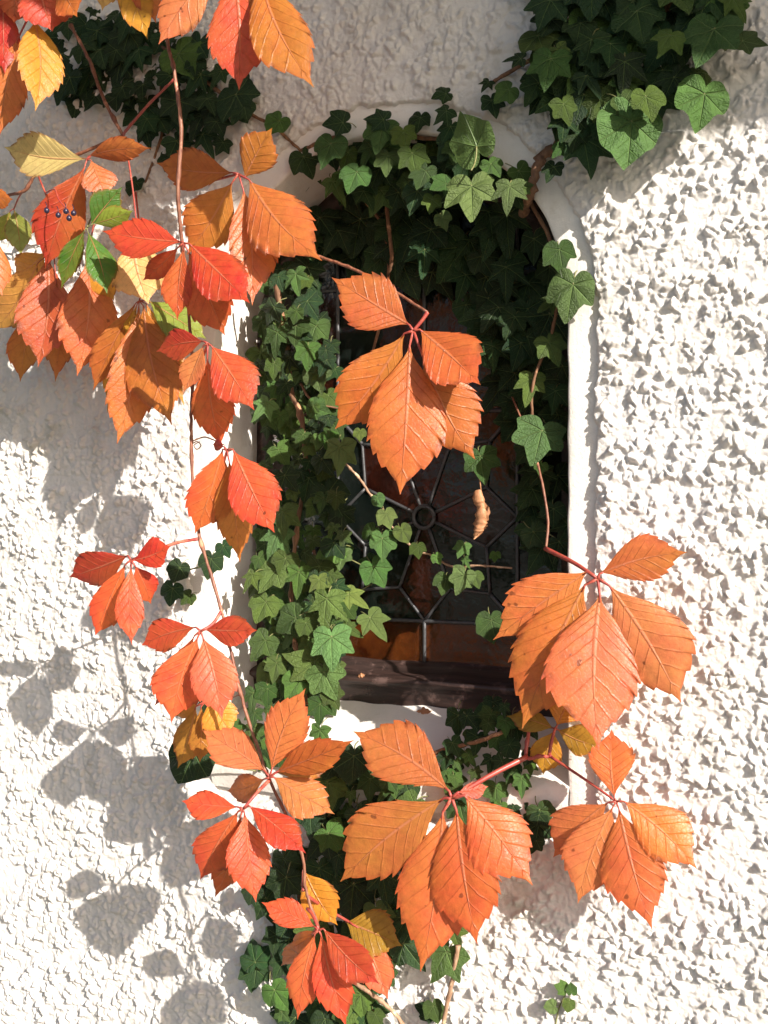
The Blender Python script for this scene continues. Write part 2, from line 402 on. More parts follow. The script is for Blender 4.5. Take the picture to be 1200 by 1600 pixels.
# bottom rail with weather bar
bp = [(.112, -.148), (.094, -.1545), (.0905, -.157), (.088, -.1625), (.070, -.1655), (.0655, -.168), (.0655, -.172), (.073, -.176), (.075, -.192), (.077, -.205)]
fv, ff = [], []; xx = np.linspace(XO-HW+.001, XO+HW-.001, 60)
for x in xx:
    for y, z in bp: fv.append(Vector((x, y+.0006*math.sin(x*90), ZC+z+.0009*math.sin(x*47)))-wl)
n = len(bp)
for i in range(len(xx)-1):
    for j in range(n-1): ff.append((i*n+j, i*n+j+1, (i+1)*n+j+1, (i+1)*n+j))
mesh_obj('bottom_rail', fv, ff, m_wood, win)
# lead pattern
GC = at(664, 808, -GY); hw, hh = .0985, .1060
def gp(x, z): return Vector((GC.x+x, GY, GC.z+z))
def cames(segs, name='lead_came', r=.0017):
    vs, fs = [], []
    for a, b in segs:
        A, B = gp(*a)-wl, gp(*b)-wl; A.y -= .0015; B.y -= .0015
        pts = [A.lerp(B, k/6) for k in range(7)]
        tube_geo(pts, r, 8, vs, fs)
    return mesh_obj(name, vs, fs, m_lead, win)
def nodes(j=0):
    rn = [(.072*math.cos(R(22.5+45*k)), .078*math.sin(R(22.5+45*k))) for k in range(8)]
    ax = [(.0985, 0), (0, .106), (-.0985, 0), (0, -.106)]
    cr = [(.070, .076), (-.070, .076), (-.070, -.076), (.070, -.076)]
    return rn, ax, cr
rn, ax, cr = nodes()
segs = []
for k in range(8):
    a = R(22.5+45*k); segs.append(((.0115*math.cos(a), .0115*math.sin(a)), rn[k]))
for k in range(4): segs += [(ax[k], rn[(2*k-1) % 8]), (ax[k], rn[2*k]), (cr[k], rn[2*k]), (cr[k], rn[2*k+1])]
cames(segs)
ZT, ZBm = .30, -.157 - (GC.z-ZC)
cames([((-hw, ZBm), (-hw, .42)), ((hw, ZBm), (hw, .42)), ((-hw-.06, -hh), (hw+.06, -hh)), ((-hw-.06, hh), (hw+.06, hh)), ((0, -hh), (0, ZBm)), ((0, hh), (0, .43)),
       ((-hw-.06, .24), (hw+.06, .24)), ((-hw, -hh), cr[2]), ((hw, -hh), cr[3]), ((-hw, hh), cr[1]), ((hw, hh), cr[0])], r=.0020)
# ring boss at the centre
vs, fs = [], []
ring = [gp(.0112*math.cos(R(a)), .0112*math.sin(R(a)))-wl + Vector((0, -.003, 0)) for a in range(0, 361, 15)]
tube_geo(ring, .0022, 8, vs, fs); mesh_obj('lead_ring', vs, fs, m_lead, win)
# panes (each its own face between cames)
def pane(pts, m):
    P = [gp(*q)-wl for q in pts]; c = sum(P, Vector())/len(P)
    F_ = [tuple(range(len(P)))]
    back = [p_+Vector((0, .003, 0)) for p_ in P]; nP = len(P)
    fs = F_ + [tuple(range(nP, 2*nP))[::-1]] + [(i, nP+i, nP+(i+1) % nP, (i+1) % nP) for i in range(nP)]
    o = mesh_obj('glass_pane', P+back, fs, m, win, smooth=False)
mats8 = [m_gl_dark, m_gl_red, m_gl_red, m_gl_dark, m_gl_dark, m_gl_red, m_gl_dark, m_gl_red]
for k in range(8):
    a, b = rn[k], rn[(k+1) % 8]; mid = cr[k//2] if k % 2 == 0 else ax[((k+1)//2) % 4]
    pane([(.0112*math.cos(R(22.5+45*k)), .0112*math.sin(R(22.5+45*k))), a, mid, b, (.0112*math.cos(R(67.5+45*k)), .0112*math.sin(R(67.5+45*k)))], mats8[k])
pane([(.0112*math.cos(R(a)), .0112*math.sin(R(a))) for a in range(0, 360, 30)], m_gl_dark)
sq = [(hw, hh), (-hw, hh), (-hw, -hh), (hw, -hh)]
for k in range(4):
    A = ax[k]; B = ax[(k+1) % 4]
    pane([A, sq[k], cr[k], rn[2*k]], m_gl_dark); pane([sq[k], B, rn[2*k+1], cr[k]], m_gl_dark)
e_ = .001
pane([(-hw, -hh), (0, -hh), (0, ZBm), (-hw, ZBm)], m_gl_amber); pane([(0, -hh), (hw, -hh), (hw, ZBm), (0, ZBm)], m_gl_amber)
for s in (-1, 1):
    pane([(s*hw, ZBm), (s*(hw+.062), ZBm), (s*(hw+.062), -hh), (s*hw, -hh)], m_gl_amber if s < 0 else m_gl_red)
    pane([(s*hw, -hh), (s*(hw+.062), -hh), (s*(hw+.062), hh), (s*hw, hh)], m_gl_dark)
    pane([(s*hw, hh), (s*(hw+.062), hh), (s*(hw+.062), .24), (s*hw, .24)], m_gl_red if s < 0 else m_gl_dark)
    pane([(s*hw, .24), (s*(hw+.062), .24), (s*(hw+.062), .34), (s*hw, .42)], m_gl_dark)
    pane([(0, hh), (s*hw, hh), (s*hw, .24), (0, .24)], m_gl_dark)
    pane([(0, .24), (s*hw, .24), (s*hw, .42), (0, .45)], m_gl_dark)
# dim room behind the glass
v_, f_ = [], []; box(v_, f_, -.35, .35, .135, 1.2, ZC-.5, ZC+.6)
f_ = [f for i, f in enumerate(f_) if i != 2]
rm = mesh_obj('room', v_, f_, m_room, smooth=False); rm['kind'] = 'structure'

# ------------------------------------------------------------------ Virginia creeper leaflets
C_OR = (.54, .140, .036); C_LO = (.60, .165, .058); C_RO = (.60, .088, .034); C_RD = (.48, .052, .022); C_BR = (.46, .15, .028)
C_YE = (.62, .33, .08); C_OL = (.34, .20, .022); C_GO = (.60, .25, .032); C_GR = (.055, .16, .020); C_LG = (.24, .28, .045); C_PY = (.72, .48, .17)
WT = [0, .05, .12, .24, .36, .47, .57, .67, .76, .84, .90, .95, 1.0]
WV = [.02, .06, .21, .56, .82, .96, 1.0, .90, .66, .36, .15, .06, .0]
def leaflet(parent, J, b, t, wpx, color, d0, d1, rnd, roll=0, bend=None, fold=None, teeth=None, droop=None):
    P0, P1 = at(b[0], b[1], d0), at(t[0], t[1], d1)
    L = (P1-P0).length; axv = (P1-P0)/L; view = (P0-CAM).normalized()
    side = axv.cross(view).normalized(); nrm = side.cross(axv) * -1
    if nrm.dot(view) > 0: nrm = -nrm
    q = Matrix.Rotation(R(roll), 3, axv); side = q @ side; nrm = q @ nrm
    hwid = 1.05*wpx*mpp(P0)/2/max(.5, math.cos(R(roll)))
    bend = rnd.uniform(.02, .12) if bend is None else bend
    fold = rnd.uniform(.12, .40) if fold is None else fold
    droop = rnd.uniform(.1, .35) if droop is None else droop
    NT = teeth or (11 if wpx > 60 else 9)
    peak = rnd.uniform(-.04, .05); skew = rnd.uniform(-.06, .06); sc = rnd.uniform(-.05, .05)
    ph1, ph2 = rnd.uniform(0, 6), rnd.uniform(0, 6)
    amp = .085 if wpx > 50 else .06
    tiplen = rnd.uniform(.9, 1.1)
    rows = []
    for k_ in range(NT):
        for ph in (0, .28, .55, .80, .97): rows.append((k_+ph)/NT)
    rows.append(1.0)
    cols = [-1, -.93, -.78, -.55, -.3, -.1, 0, .1, .3, .55, .78, .93, 1]
    ta = [rnd.uniform(.6, 1.45) for _ in range(NT*2+4)]
    vs, uvs = [], []
    for u in rows:
        tt = min(1, max(0, u + peak*math.sin(math.pi*u)))
        base_w = np.interp(tt, WT, WV)
        kk = min(int(u*NT), NT-1); ph = u*NT-kk
        for s in cols:
            sg = 1 if s > 0 else -1
            a_ = amp*ta[kk*2+(s > 0)]*(1 if u > .20 else max(0, (u-.08)/.12))*(1 if u < .93 else .3)
            kc = math.sin(u*9+ph2)*.035+math.sin(u*4.3+ph1+sg)*.04
            w_ = max(base_w*(1+kc)*(1+skew*sg), .012)
            mt = max(0, u-.27*math.sin(math.pi*min(1, u)))                    # where this row leaves the midrib
            et = u+.030*ph*base_w
            as_ = abs(s); ed = max(0, (as_-.70)/.30)**1.5
            tooth = a_*(ph-.30)*min(1, base_w*2.2)*ed
            al = mt+(u-mt)*as_**.9+(et-u)*ed
            quilt = math.sin(2*math.pi*(u*NT))*as_*(1-as_)*.03*min(1, 60/wpx)*(1-ed)
            z_ = fold*as_*w_*.8 - droop*as_*as_*w_ + quilt + .05*math.sin(al*5+ph1)*as_*sg*w_ + .03*math.sin(al*11+ph2)*as_*w_*sg
            bz = -bend*(al**2) + bend*.35*al
            bow = sc*math.sin(math.pi*al)
            p_ = P0 + axv*(L*al) + side*(hwid*(w_*s+tooth*sg) + L*bow) + nrm*(hwid*z_ + L*bz)
            vs.append(p_); uvs.append((u*NT+.5, s))
    off = nrm*(L*(-bend+bend*.35)) * 0
    nc = len(cols); fs = []
    for i in range(len(rows)-1):
        for j in range(nc-1): fs.append((i*nc+j, i*nc+j+1, (i+1)*nc+j+1, (i+1)*nc+j))
    o = mesh_obj('leaflet', [v-P0 for v in vs], fs, m_leaf, parent, uvs=uvs, loc=P0-J)
    jt = lambda c: max(.004, c*rnd.uniform(.88, 1.12))
    o.color = (jt(color[0]), jt(color[1]), jt(color[2]), 1)
    return o

def creeper_leaf(vine, j, d, lets, color, pet=None, seed=0, rib=m_red, label=None, pr=.0013):
    """j junction pixel, lets: (base, tip, width px[, depth offset at tip, colour, roll, dbase])"""
    rnd = random.Random(seed*7+int(j[0]*3+j[1]))
    J = at(j[0], j[1], d); V0 = Vector(vine.location)
    # petiole plus the short stalks of the leaflets
    vs, fs = [], []
    if pet:
        pts = [at(px, py, dd) for px, py, dd in pet] + [J]
        pts = spline(pts, 6) if len(pts) > 2 else [pts[0].lerp(pts[1], k_/8) + Vector((0, 0, .003*math.sin(math.pi*k_/8))) for k_ in range(9)]
        tube_geo([p_-J for p_ in pts], [pr*(1.25-.35*i/len(pts)) for i in range(len(pts))], 7, vs, fs)
    for l in lets:
        db = l[6] if len(l) > 6 else 0
        B = at(l[0][0], l[0][1], d+db); T = at(l[1][0], l[1][1], d+l[3]); e = B+(T-B)*.05
        if (B-J).length > .0005: tube_geo([Vector((0, 0, 0)), (B-J)*.5+Vector((0, -.0004, 0)), B-J, e-J], [pr*.9, pr*.75, pr*.6, pr*.4], 6, vs, fs)
    if not vs: tube_geo([Vector((0, .002, 0)), Vector((0, -.001, .001))], pr, 6, vs, fs)
    lf = mesh_obj('leaf', vs, fs, rib, vine, loc=J-V0)
    if label: lf['label'] = label
    for l in lets:
        c = l[4] if len(l) > 4 and l[4] else color
        roll = l[5] if len(l) > 5 and l[5] is not None else rnd.uniform(-22, 22)
        db = l[6] if len(l) > 6 else 0
        leaflet(lf, J, l[0], l[1], l[2], c, d+db, d+l[3], rnd, roll)
    return lf

def stem(parent, pts, r0, r1, m, name='stem', nodes=0, sub=7):
    P = spline([at(*p_) for p_ in pts], sub); V0 = Vector(parent.location) if parent else Vector()
    rad = []
    for i in range(len(P)):
        t = i/(len(P)-1); r = r0+(r1-r0)*t
        if nodes and i % nodes == 0: r *= 1.45
        rad.append(r)
    rs = random.Random(len(P)); rad = [q*rs.uniform(.86, 1.14) for q in rad]; P = [p_+Vector((rs.uniform(-1, 1), rs.uniform(-1, 1), rs.uniform(-1, 1)))*r0*.22 for p_ in P]
    vs, fs = tube_geo([p_-V0 for p_ in P], rad, 8)
    return mesh_obj(name, vs, fs, m, parent)

GC_ = 'Virginia creeper shoots hanging over the wall'
# --- main hanging shoot on the left
V = thing('virginia_creeper', 'long red creeper shoot trailing down left of the window to the bottom edge', 'creeper', at(262, -40, .12), GC_)
stem(V, [(255, -60, .12), (262, 62, .12), (272, 110, .12), (283, 200, .12), (278, 300, .12), (284, 372, .11), (292, 450, .10), (300, 560, .10), (299, 640, .11), (299, 692, .11), (302, 770, .11), (312, 838, .11), (345, 950, .115), (375, 1080, .12), (396, 1150, .12), (420, 1215, .12), (450, 1280, .12), (472, 1335, .12), (478, 1390, .12), (498, 1450, .12)], .0018, .0013, m_shoot, nodes=13)
creeper_leaf(V, (287, 380), .13, [((285, 378), (156, 358), 60, .01, C_RO, 18), ((296, 381), (390, 472), 74, .01, C_RD, -14), ((287, 388), (276, 500), 44, 0, C_RO), ((294, 392), (350, 524), 72, -.02, C_RO, 10), ((279, 386), (221, 440), 34, -.015, C_RD)], C_RO, seed=1)
creeper_leaf(V, (325, 537), .13, [((318, 533), (241, 549), 46, .0, C_RD, 10), ((318, 540), (286, 612), 36, .01, C_LO, 35), ((330, 540), (397, 640), 70, .01, C_RO, -8), ((324, 560), (346, 702), 62, -.03, C_RO)], C_RO, pet=[(303, 600, .11), (312, 570, .12)], seed=2)
creeper_leaf(V, (355, 703), .125, [((348, 702), (305, 836), 72, .0, C_RO, -8), ((364, 702), (427, 830), 78, .01, C_RO, 6), ((358, 720), (376, 880), 62, -.03, C_OR), ((350, 698), (330, 694), 20, -.01, C_RD)], C_RO, pet=[(306, 815, .11), (338, 760, .115)], seed=3)
creeper_leaf(V, (205, 875), .13, [((200, 868), (104, 905), 58, 0, C_RD), ((208, 876), (264, 853), 44, 0, C_RD, -18), ((196, 882), (147, 995), 52, 0, C_RO), ((205, 884), (206, 1008), 42, .01, C_RO), ((211, 884), (238, 945), 42, -.02, C_RD)], C_RD, pet=[(311, 842, .11), (270, 850, .12)], seed=4)
creeper_leaf(V, (314, 986), .135, [((306, 980), (219, 1009), 50, 0, C_RO), ((320, 984), (399, 984), 46, 0, C_RD), ((304, 993), (236, 1110), 48, -.03, C_RD), ((309, 996), (268, 1130), 78, .01, C_RO, -10), ((317, 996), (346, 1122), 72, .01, (.64, .13, .06), 8)], C_RO, pet=[(346, 955, .115), (332, 975, .125)], seed=5)
creeper_leaf(V, (322, 1095), .09, [((306, 1104), (276, 1202), 46, 0, C_BR), ((314, 1104), (312, 1192), 40, 0, C_BR), ((330, 1088), (362, 1146), 58, 0, C_GO), ((312, 1092), (262, 1118), 36, 0, C_BR)], C_BR, pet=[(372, 1070, .115), (350, 1080, .10)], seed=6, label='shaded brown leaf behind a brighter one')
creeper_leaf(V, (422, 1214), .125, [((414, 1205), (314, 1139), 60, 0, C_LO, 10), ((424, 1204), (475, 1079), 66, .01, C_LO, -6), ((430, 1207), (547, 1160), 50, .015, C_OR, 5), ((427, 1214), (522, 1270), 60, 0, C_LO), ((414, 1217), (350, 1236), 44, -.02, C_OR), ((430, 1208), (527, 1186), 46, -.03, C_BR)], C_LO, seed=7, label='light orange star-shaped leaf')
creeper_leaf(V, (380, 1264), .15, [((372, 1261), (283, 1250), 44, .01, C_RO), ((372, 1268), (311, 1380), 68, 0, C_RO), ((377, 1272), (334, 1407), 48, -.02, C_RD), ((382, 1270), (402, 1410), 68, .01, C_RO, -14), ((389, 1259), (477, 1329), 50, .01, C_RD)], C_RO, pet=[(422, 1218, .12), (400, 1240, .14)], seed=8)
creeper_leaf(V, (498, 1453), .13, [((493, 1449), (408, 1409), 42, .01, C_RO), ((492, 1459), (463, 1597), 52, .01, C_RO), ((501, 1459), (541, 1606), 58, 0, C_RO), ((505, 1451), (592, 1537), 54, .01, C_RD), ((490, 1458), (436, 1514), 34, -.03, C_OR), ((492, 1453), (450, 1484), 30, -.015, C_OR)], C_RO, pet=[(480, 1420, .12)], seed=9)
creeper_leaf(V, (474, 1360), .10, [((476, 1362), (527, 1446), 58, 0, C_GO, 20)], C_LO, pet=[(474, 1392, .12)], seed=10)
creeper_leaf(V, (545, 1440), .07, [((540, 1440), (628, 1478), 72, 0, C_OL), ((560, 1450), (606, 1562), 52, .01, C_LO)], C_OL, pet=[(480, 1400, .115), (510, 1420, .09)], seed=11, label='olive leaf half hidden behind the lowest red leaf')
# curling tendrils
stem(V, [(299, 690, .11), (318, 683, .112), (335, 688, .11), (352, 696, .115)], .0007, .0005, m_shoot, 'tendril')
stem(V, [(299, 694, .11), (308, 690, .105), (314, 696, .10), (308, 702, .10), (303, 696, .105), (312, 690, .10)], .0005, .0004, m_shoot, 'tendril')
stem(V, [(377, 1085, .12), (368, 1088, .115), (362, 1092, .11)], .0006, .0004, m_shoot, 'tendril')

# --- brown-orange leaf high beside the arch
V = thing('virginia_creeper', 'shaded orange brown creeper leaf overlapping the left shoulder of the arch', 'creeper', at(372, 272, .07), GC_)
creeper_leaf(V, (373, 272), .075, [((364, 270), (243, 254), 62, .01, C_BR, 8), ((382, 278), (424, 200), 60, .01, C_BR), ((389, 281), (502, 405), 92, .02, C_OR, -14), ((380, 296), (396, 472), 74, .015, C_OR), ((363, 285), (291, 398), 78, 0, C_OR, 6)], C_OR, pet=[(280, 288, .06), (330, 282, .065)], seed=12)
# --- shoot entering at the top edge
V = thing('virginia_creeper', 'large orange creeper leaves hanging in from the top edge between the ivy clumps', 'creeper', at(400, -60, .13), GC_)
stem(V, [(140, -120, .12), (280, -90, .14), (400, -60, .14), (520, -70, .12)], .0022, .0016, m_shoot)
creeper_leaf(V, (388, -52), .14, [((366, -45), (372, 134), 94, .01, C_RO, 6), ((405, -40), (488, 126), 84, .02, C_BR, -10), ((398, -45), (446, 95), 62, -.02, C_BR), ((340, -52), (247, 68), 58, .02, C_LO, 24)], C_OR, pet=[(400, -60, .14)], seed=13)
creeper_leaf(V, (185, -62), .13, [((180, -55), (228, 56), 52, .01, C_GO), ((200, -50), (244, 34), 40, 0, C_OR), ((170, -55), (160, 15), 44, .01, C_YE)], C_GO, pet=[(215, -95, .13)], seed=14)
# --- leaves on the left edge
V = thing('virginia_creeper', 'orange and yellow creeper leaves crowding the top left corner', 'creeper', at(-60, -60, .14), GC_)
stem(V, [(-90, -90, .13), (-20, -40, .14), (40, -30, .14), (110, -50, .13)], .002, .0015, m_shoot)
creeper_leaf(V, (50, -34), .15, [((58, -32), (82, 48), 80, .0, C_RO), ((90, -20), (118, 24), 50, .01, C_OR), ((30, -30), (22, 36), 50, .0, C_RO)], C_RO, pet=[(40, -30, .14)], seed=15)
creeper_leaf(V, (52, 14), .145, [((54, 30), (58, 168), 68, .02, C_GO, -18), ((28, 60), (-3, 215), 62, .0, C_OR, 15), ((6, -8), (6, 112), 46, .01, C_RD)], C_GO, pet=[(45, -25, .14)], seed=16)
creeper_leaf(V, (-14, 372), .12, [((-10, 366), (4, 462), 46, 0, C_OR), ((-24, 312), (20, 312), 30, -.01, C_BR)], C_OR, pet=[(-60, 340, .11)], seed=17)
# --- the mixed cluster with the berries
V = thing('virginia_creeper', 'multicoloured creeper cluster with green, yellow and red leaves and a stalk of berries', 'creeper', at(190, 210, .06), GC_)
stem(V, [(110, 40, .05), (140, 95, .05), (160, 150, .06), (192, 212, .07)], .0018, .0017, m_shoot, nodes=9)
stem(V, [(272, 124, .11), (240, 155, .10), (200, 200, .08), (192, 212, .07)], .0012, .0014, m_red)
stem(V, [(-40, 330, .07), (0, 309, .07), (38, 298, .07), (60, 270, .07), (135, 236, .07), (192, 212, .07)], .0016, .0018, m_shoot, nodes=8)
stem(V, [(140, 262, .08), (144, 300, .08), (150, 335, .08)], .0006, .0006, m_shoot)
creeper_leaf(V, (136, 250), .10, [((134, 248), (2, 228), 64, .01, C_PY, 8), ((138, 244), (232, 234), 36, 0, C_OR), ((142, 250), (166, 306), 50, 0, C_OR), ((132, 262), (72, 420), 78, .0, C_RD, -10)], C_RO, pet=[(160, 228, .075), (145, 240, .09)], pr=.0008, seed=18)
creeper_leaf(V, (136, 356), .11, [((132, 360), (96, 452), 34, 0, C_GR), ((137, 362), (168, 456), 44, .01, C_GR, -15), ((142, 352), (192, 292), 46, -.01, C_GR), ((146, 350), (208, 330), 34, -.01, C_LG)], C_GR, pet=[(150, 335, .08)], pr=.0008, seed=19, rib=m_grnst, label='green leaf that has not yet turned')
creeper_leaf(V, (84, 392), .085, [((74, 398), (58, 572), 82, .01, (.48, .085, .028), 12), ((60, 410), (-14, 520), 72, -.01, C_YE), ((60, 470), (32, 598), 48, -.02, C_BR), ((70, 395), (20, 430), 50, -.02, C_GO), ((88, 440), (84, 600), 56, -.03, C_OR)], C_RD, pet=[(60, 275, .07), (80, 330, .08)], pr=.0008, seed=20)
creeper_leaf(V, (140, 388), .075, [((138, 396), (122, 586), 84, .01, C_OR, -8), ((150, 400), (178, 470), 50, -.01, C_GO), ((128, 480), (95, 560), 46, -.03, C_OL)], C_OR, pet=[(150, 338, .075)], pr=.0008, seed=21)
creeper_leaf(V, (216, 378), .09, [((206, 372), (232, 474), 84, 0, C_PY, 0)], C_PY, pet=[(196, 220, .07), (208, 300, .08)], pr=.0008, seed=22, label='pale yellow leaf')
creeper_leaf(V, (218, 470), .075, [((212, 474), (146, 612), 46, .0, C_BR), ((217, 478), (186, 692), 76, .02, C_BR, -12), ((224, 478), (266, 662), 84, .01, C_BR, 14), ((214, 476), (166, 650), 50, -.02, C_GO), ((228, 474), (288, 634), 50, -.01, C_GO), ((232, 470), (322, 528), 56, -.01, C_LG)], C_BR, pet=[(212, 300, .05), (222, 400, .06)], pr=.0008, seed=23)
creeper_leaf(V, (22, 326), .05, [((22, 328), (32, 400), 40, 0, C_LG), ((16, 330), (-6, 380), 34, 0, C_LG)], C_LG, pet=[(38, 298, .07)], pr=.0008, seed=24)
# berries
bs = stem(V, [(70, 302, .12), (85, 296, .125), (92, 312, .13), (104, 326, .13)], .0006, .0006, m_red, 'berry_cluster')
for px, py in ((73, 329), (91, 336), (103, 330), (115, 333), (108, 341)):
    P = at(px, py, .135); vs, fs = [], []
    for i in range(9):
        for k_ in range(12):
            th, phh = math.pi*i/8, 2*math.pi*k_/12; r = .0026
            vs.append(Vector((r*math.sin(th)*math.cos(phh), r*math.sin(th)*math.sin(phh), r*1.05*math.cos(th)*(1-.12*(i == 0)))))
    for i in range(8):
        for k_ in range(12): fs.append((i*12+k_, i*12+(k_+1) % 12, (i+1)*12+(k_+1) % 12, (i+1)*12+k_))
    tube_geo([Vector((0, 0, .0028)), Vector((-.001, .001, .006)), Vector((-.0035, .0022, .009))], .0004, 5, vs, fs)
    mesh_obj('berry', vs, fs, m_berry, bs, loc=P-Vector(V.location))
# --- leaf in front of the glass
V = thing('virginia_creeper', 'big orange five-part creeper leaf hanging before the dark window', 'creeper', at(500, 400, .03), GC_)
stem(V, [(440, 385, .02), (500, 402, .03), (560, 424, .035), (620, 458, .045), (668, 488, .05)], .0016, .0013, m_shoot)
creeper_leaf(V, (646, 517), .055, [((640, 508), (517, 431), 86, .02, C_OR, 8), ((632, 521), (524, 672), 96, .01, C_OR, -6), ((640, 540), (624, 770), 122, .02, C_OR, 4), ((662, 560), (742, 718), 100, -.02, C_OR, 4), ((656, 515), (750, 600), 86, .015, C_OR, -12)], C_OR, pet=[(668, 488, .05), (660, 500, .052)], seed=31, pr=.0016)
# --- right-hand leaf on the red shoot
V = thing('virginia_creeper', 'large orange creeper leaf lying across the right jamb and the sunny stucco', 'creeper', at(820, 640, .01), GC_)
stem(V, [(800, 620, -.04), (825, 680, -.02), (845, 745, 0), (856, 810, .01), (853, 858, .02)], .0009, .0012, m_shoot)
creeper_leaf(V, (934, 904), .05, [((937, 896), (1074, 863), 68, .0, C_OR, 6), ((918, 893), (770, 1002), 92, .01, C_LO, -8), ((914, 914), (815, 1139), 118, .02, C_OR, 8), ((937, 930), (936, 1172), 138, .03, C_LO, -6), ((952, 915), (1063, 1100), 110, .0, C_LO, 10)], C_OR, pet=[(852, 857, .02), (898, 880, .04)], seed=32, pr=.0017)
# --- bottom shoot with the two wide leaves
V = thing('virginia_creeper', 'creeper shoot under the sill carrying two wide orange leaves', 'creeper', at(825, 1182, .03), GC_)
stem(V, [(826, 1100, .0), (826, 1140, .02), (822, 1182, .03), (845, 1182, .03), (862, 1182, .03)], .0017, .0016, m_red, nodes=10)
creeper_leaf(V, (706, 1247), .075, [((702, 1236), (551, 1141), 96, .0, C_OR, 8), ((694, 1247), (528, 1382), 106, .02, C_OR, -4), ((692, 1268), (656, 1520), 114, .02, C_OR, 5), ((713, 1266), (742, 1478), 104, .02, C_OR, 14), ((726, 1243), (834, 1383), 94, .0, C_OR, -8), ((716, 1238), (764, 1228), 26, -.02, C_RO)], C_OR, pet=[(824, 1182, .03), (765, 1212, .055)], seed=33, pr=.002)
creeper_leaf(V, (963, 1252), .045, [((960, 1246), (956, 1140), 64, .0, C_OR, 0), ((950, 1254), (862, 1342), 76, .0, C_LO, 0), ((957, 1262), (903, 1414), 88, .01, C_LO, -8), ((967, 1264), (1019, 1454), 92, .015, C_OR, 8), ((975, 1252), (1090, 1358), 80, .0, C_OR, -6)], C_LO, pet=[(860, 1182, .03), (910, 1215, .04)], seed=34, pr=.0011)
creeper_leaf(V, (868, 1138), .02, [((865, 1138), (790, 1118), 36, .0, C_OL), ((866, 1142), (848, 1212), 50, .0, C_GO), ((871, 1140), (938, 1168), 46, .0, C_OL), ((870, 1134), (892, 1084), 52, -.01, C_GO)], C_OL, pet=[(858, 1180, .03)], seed=35, label='small olive leaf in the shade of the large one')

# ------------------------------------------------------------------ ivy
def ivy_mesh(kind, seed):
    rnd = random.Random(seed); j = lambda a: a*rnd.uniform(.9, 1.1)
    if kind == 'lobed': cp = [(0, 1.0), (8, .86), (18, .70), (30, .57), (42, .64), (54, j(.78)), (64, .68), (80, .53), (95, .55), (112, j(.60)), (135, .50), (160, .34), (180, .10)]
    elif kind == 'deep': cp = [(0, 1.08), (8, .88), (18, .62), (30, .45), (42, .58), (52, j(.76)), (62, .58), (80, .42), (98, .48), (112, j(.54)), (135, .42), (160, .28), (180, .10)]
    elif kind == 'three': cp = [(0, .95), (10, .82), (24, .66), (40, .60), (54, j(.74)), (66, .68), (85, .60), (105, .58), (130, .52), (155, .40), (180, .14)]
    else: cp = [(0, .92), (10, .83), (25, .74), (45, .70), (60, j(.70)), (80, .64), (105, .60), (130, .54), (155, .42), (180, .16)]
    ang = [a for a, _ in cp]; rad = [r for _, r in cp]
    th = list(range(-180, 180, 4))
    lop = rnd.uniform(-.1, .1); f1 = rnd.uniform(.04, .28); cv = rnd.uniform(.0, .42); tw = rnd.uniform(-.25, .25)
    vs = [(0, 0, 0)]; uv = [(0, 0)]; rings = (.22, .45, .68, .86, 1.0)
    veins = (0, 54, -54, 112, -112)
    for r_ in rings:
        for a in th:
            rr_ = float(np.interp(abs(a), ang, rad))*(1+lop*(1 if a > 0 else -1)) * r_
            x, y = rr_*math.sin(R(a)), rr_*math.cos(R(a))
            dv = min(abs(((a-v+180) % 360)-180) for v in veins)
            z = f1*rr_*min(1, dv/28)*.9 - cv*(x*x+.7*y*y) + tw*x*y + .02*math.sin(9*x+3*y+seed)
            vs.append((x, y, z)); uv.append((x, y))
    n = len(th); fs = [(0, 1+(i+1) % n, 1+i) for i in range(n)]
    for k_ in range(len(rings)-1):
        for i in range(n):
            a, b = 1+k_*n+i, 1+k_*n+(i+1) % n; fs.append((a, b, b+n, a+n))
    nm = len(fs)
    pts = spline([Vector((0, 0, 0)), Vector((.02, -.18, -.10)), Vector((.05, -.42, -.30)), Vector((.02, -.60, -.62))], 3)
    V_ = [Vector(v) for v in vs]; n0 = len(V_); tube_geo(pts, .022, 5, V_, fs); uv += [(.9, .9)]*(len(V_)-n0)
    me = bpy.data.meshes.new('ivy_leaf'); me.from_pydata([tuple(v) for v in V_], [], fs)
    me.polygons.foreach_set('use_smooth', [True]*len(fs)); me.polygons.foreach_set('material_index', [0]*nm+[1]*(len(fs)-nm))
    ul = me.uv_layers.new(name='UVMap'); vi = np.empty(len(me.loops), dtype=np.int32); me.loops.foreach_get('vertex_index', vi)
    ul.data.foreach_set('uv', np.array(uv, dtype=np.float32)[vi].ravel())
    me.materials.append(m_ivy); me.materials.append(m_grnst); me.update()
    return me
IVY = {k_: [ivy_mesh(k_, s) for s in range(6)] for k_ in ('lobed', 'deep', 'three', 'heart')}
irnd = random.Random(77)
G_D, G_M, G_L = (.016, .042, .013), (.052, .102, .022), (.090, .158, .042)
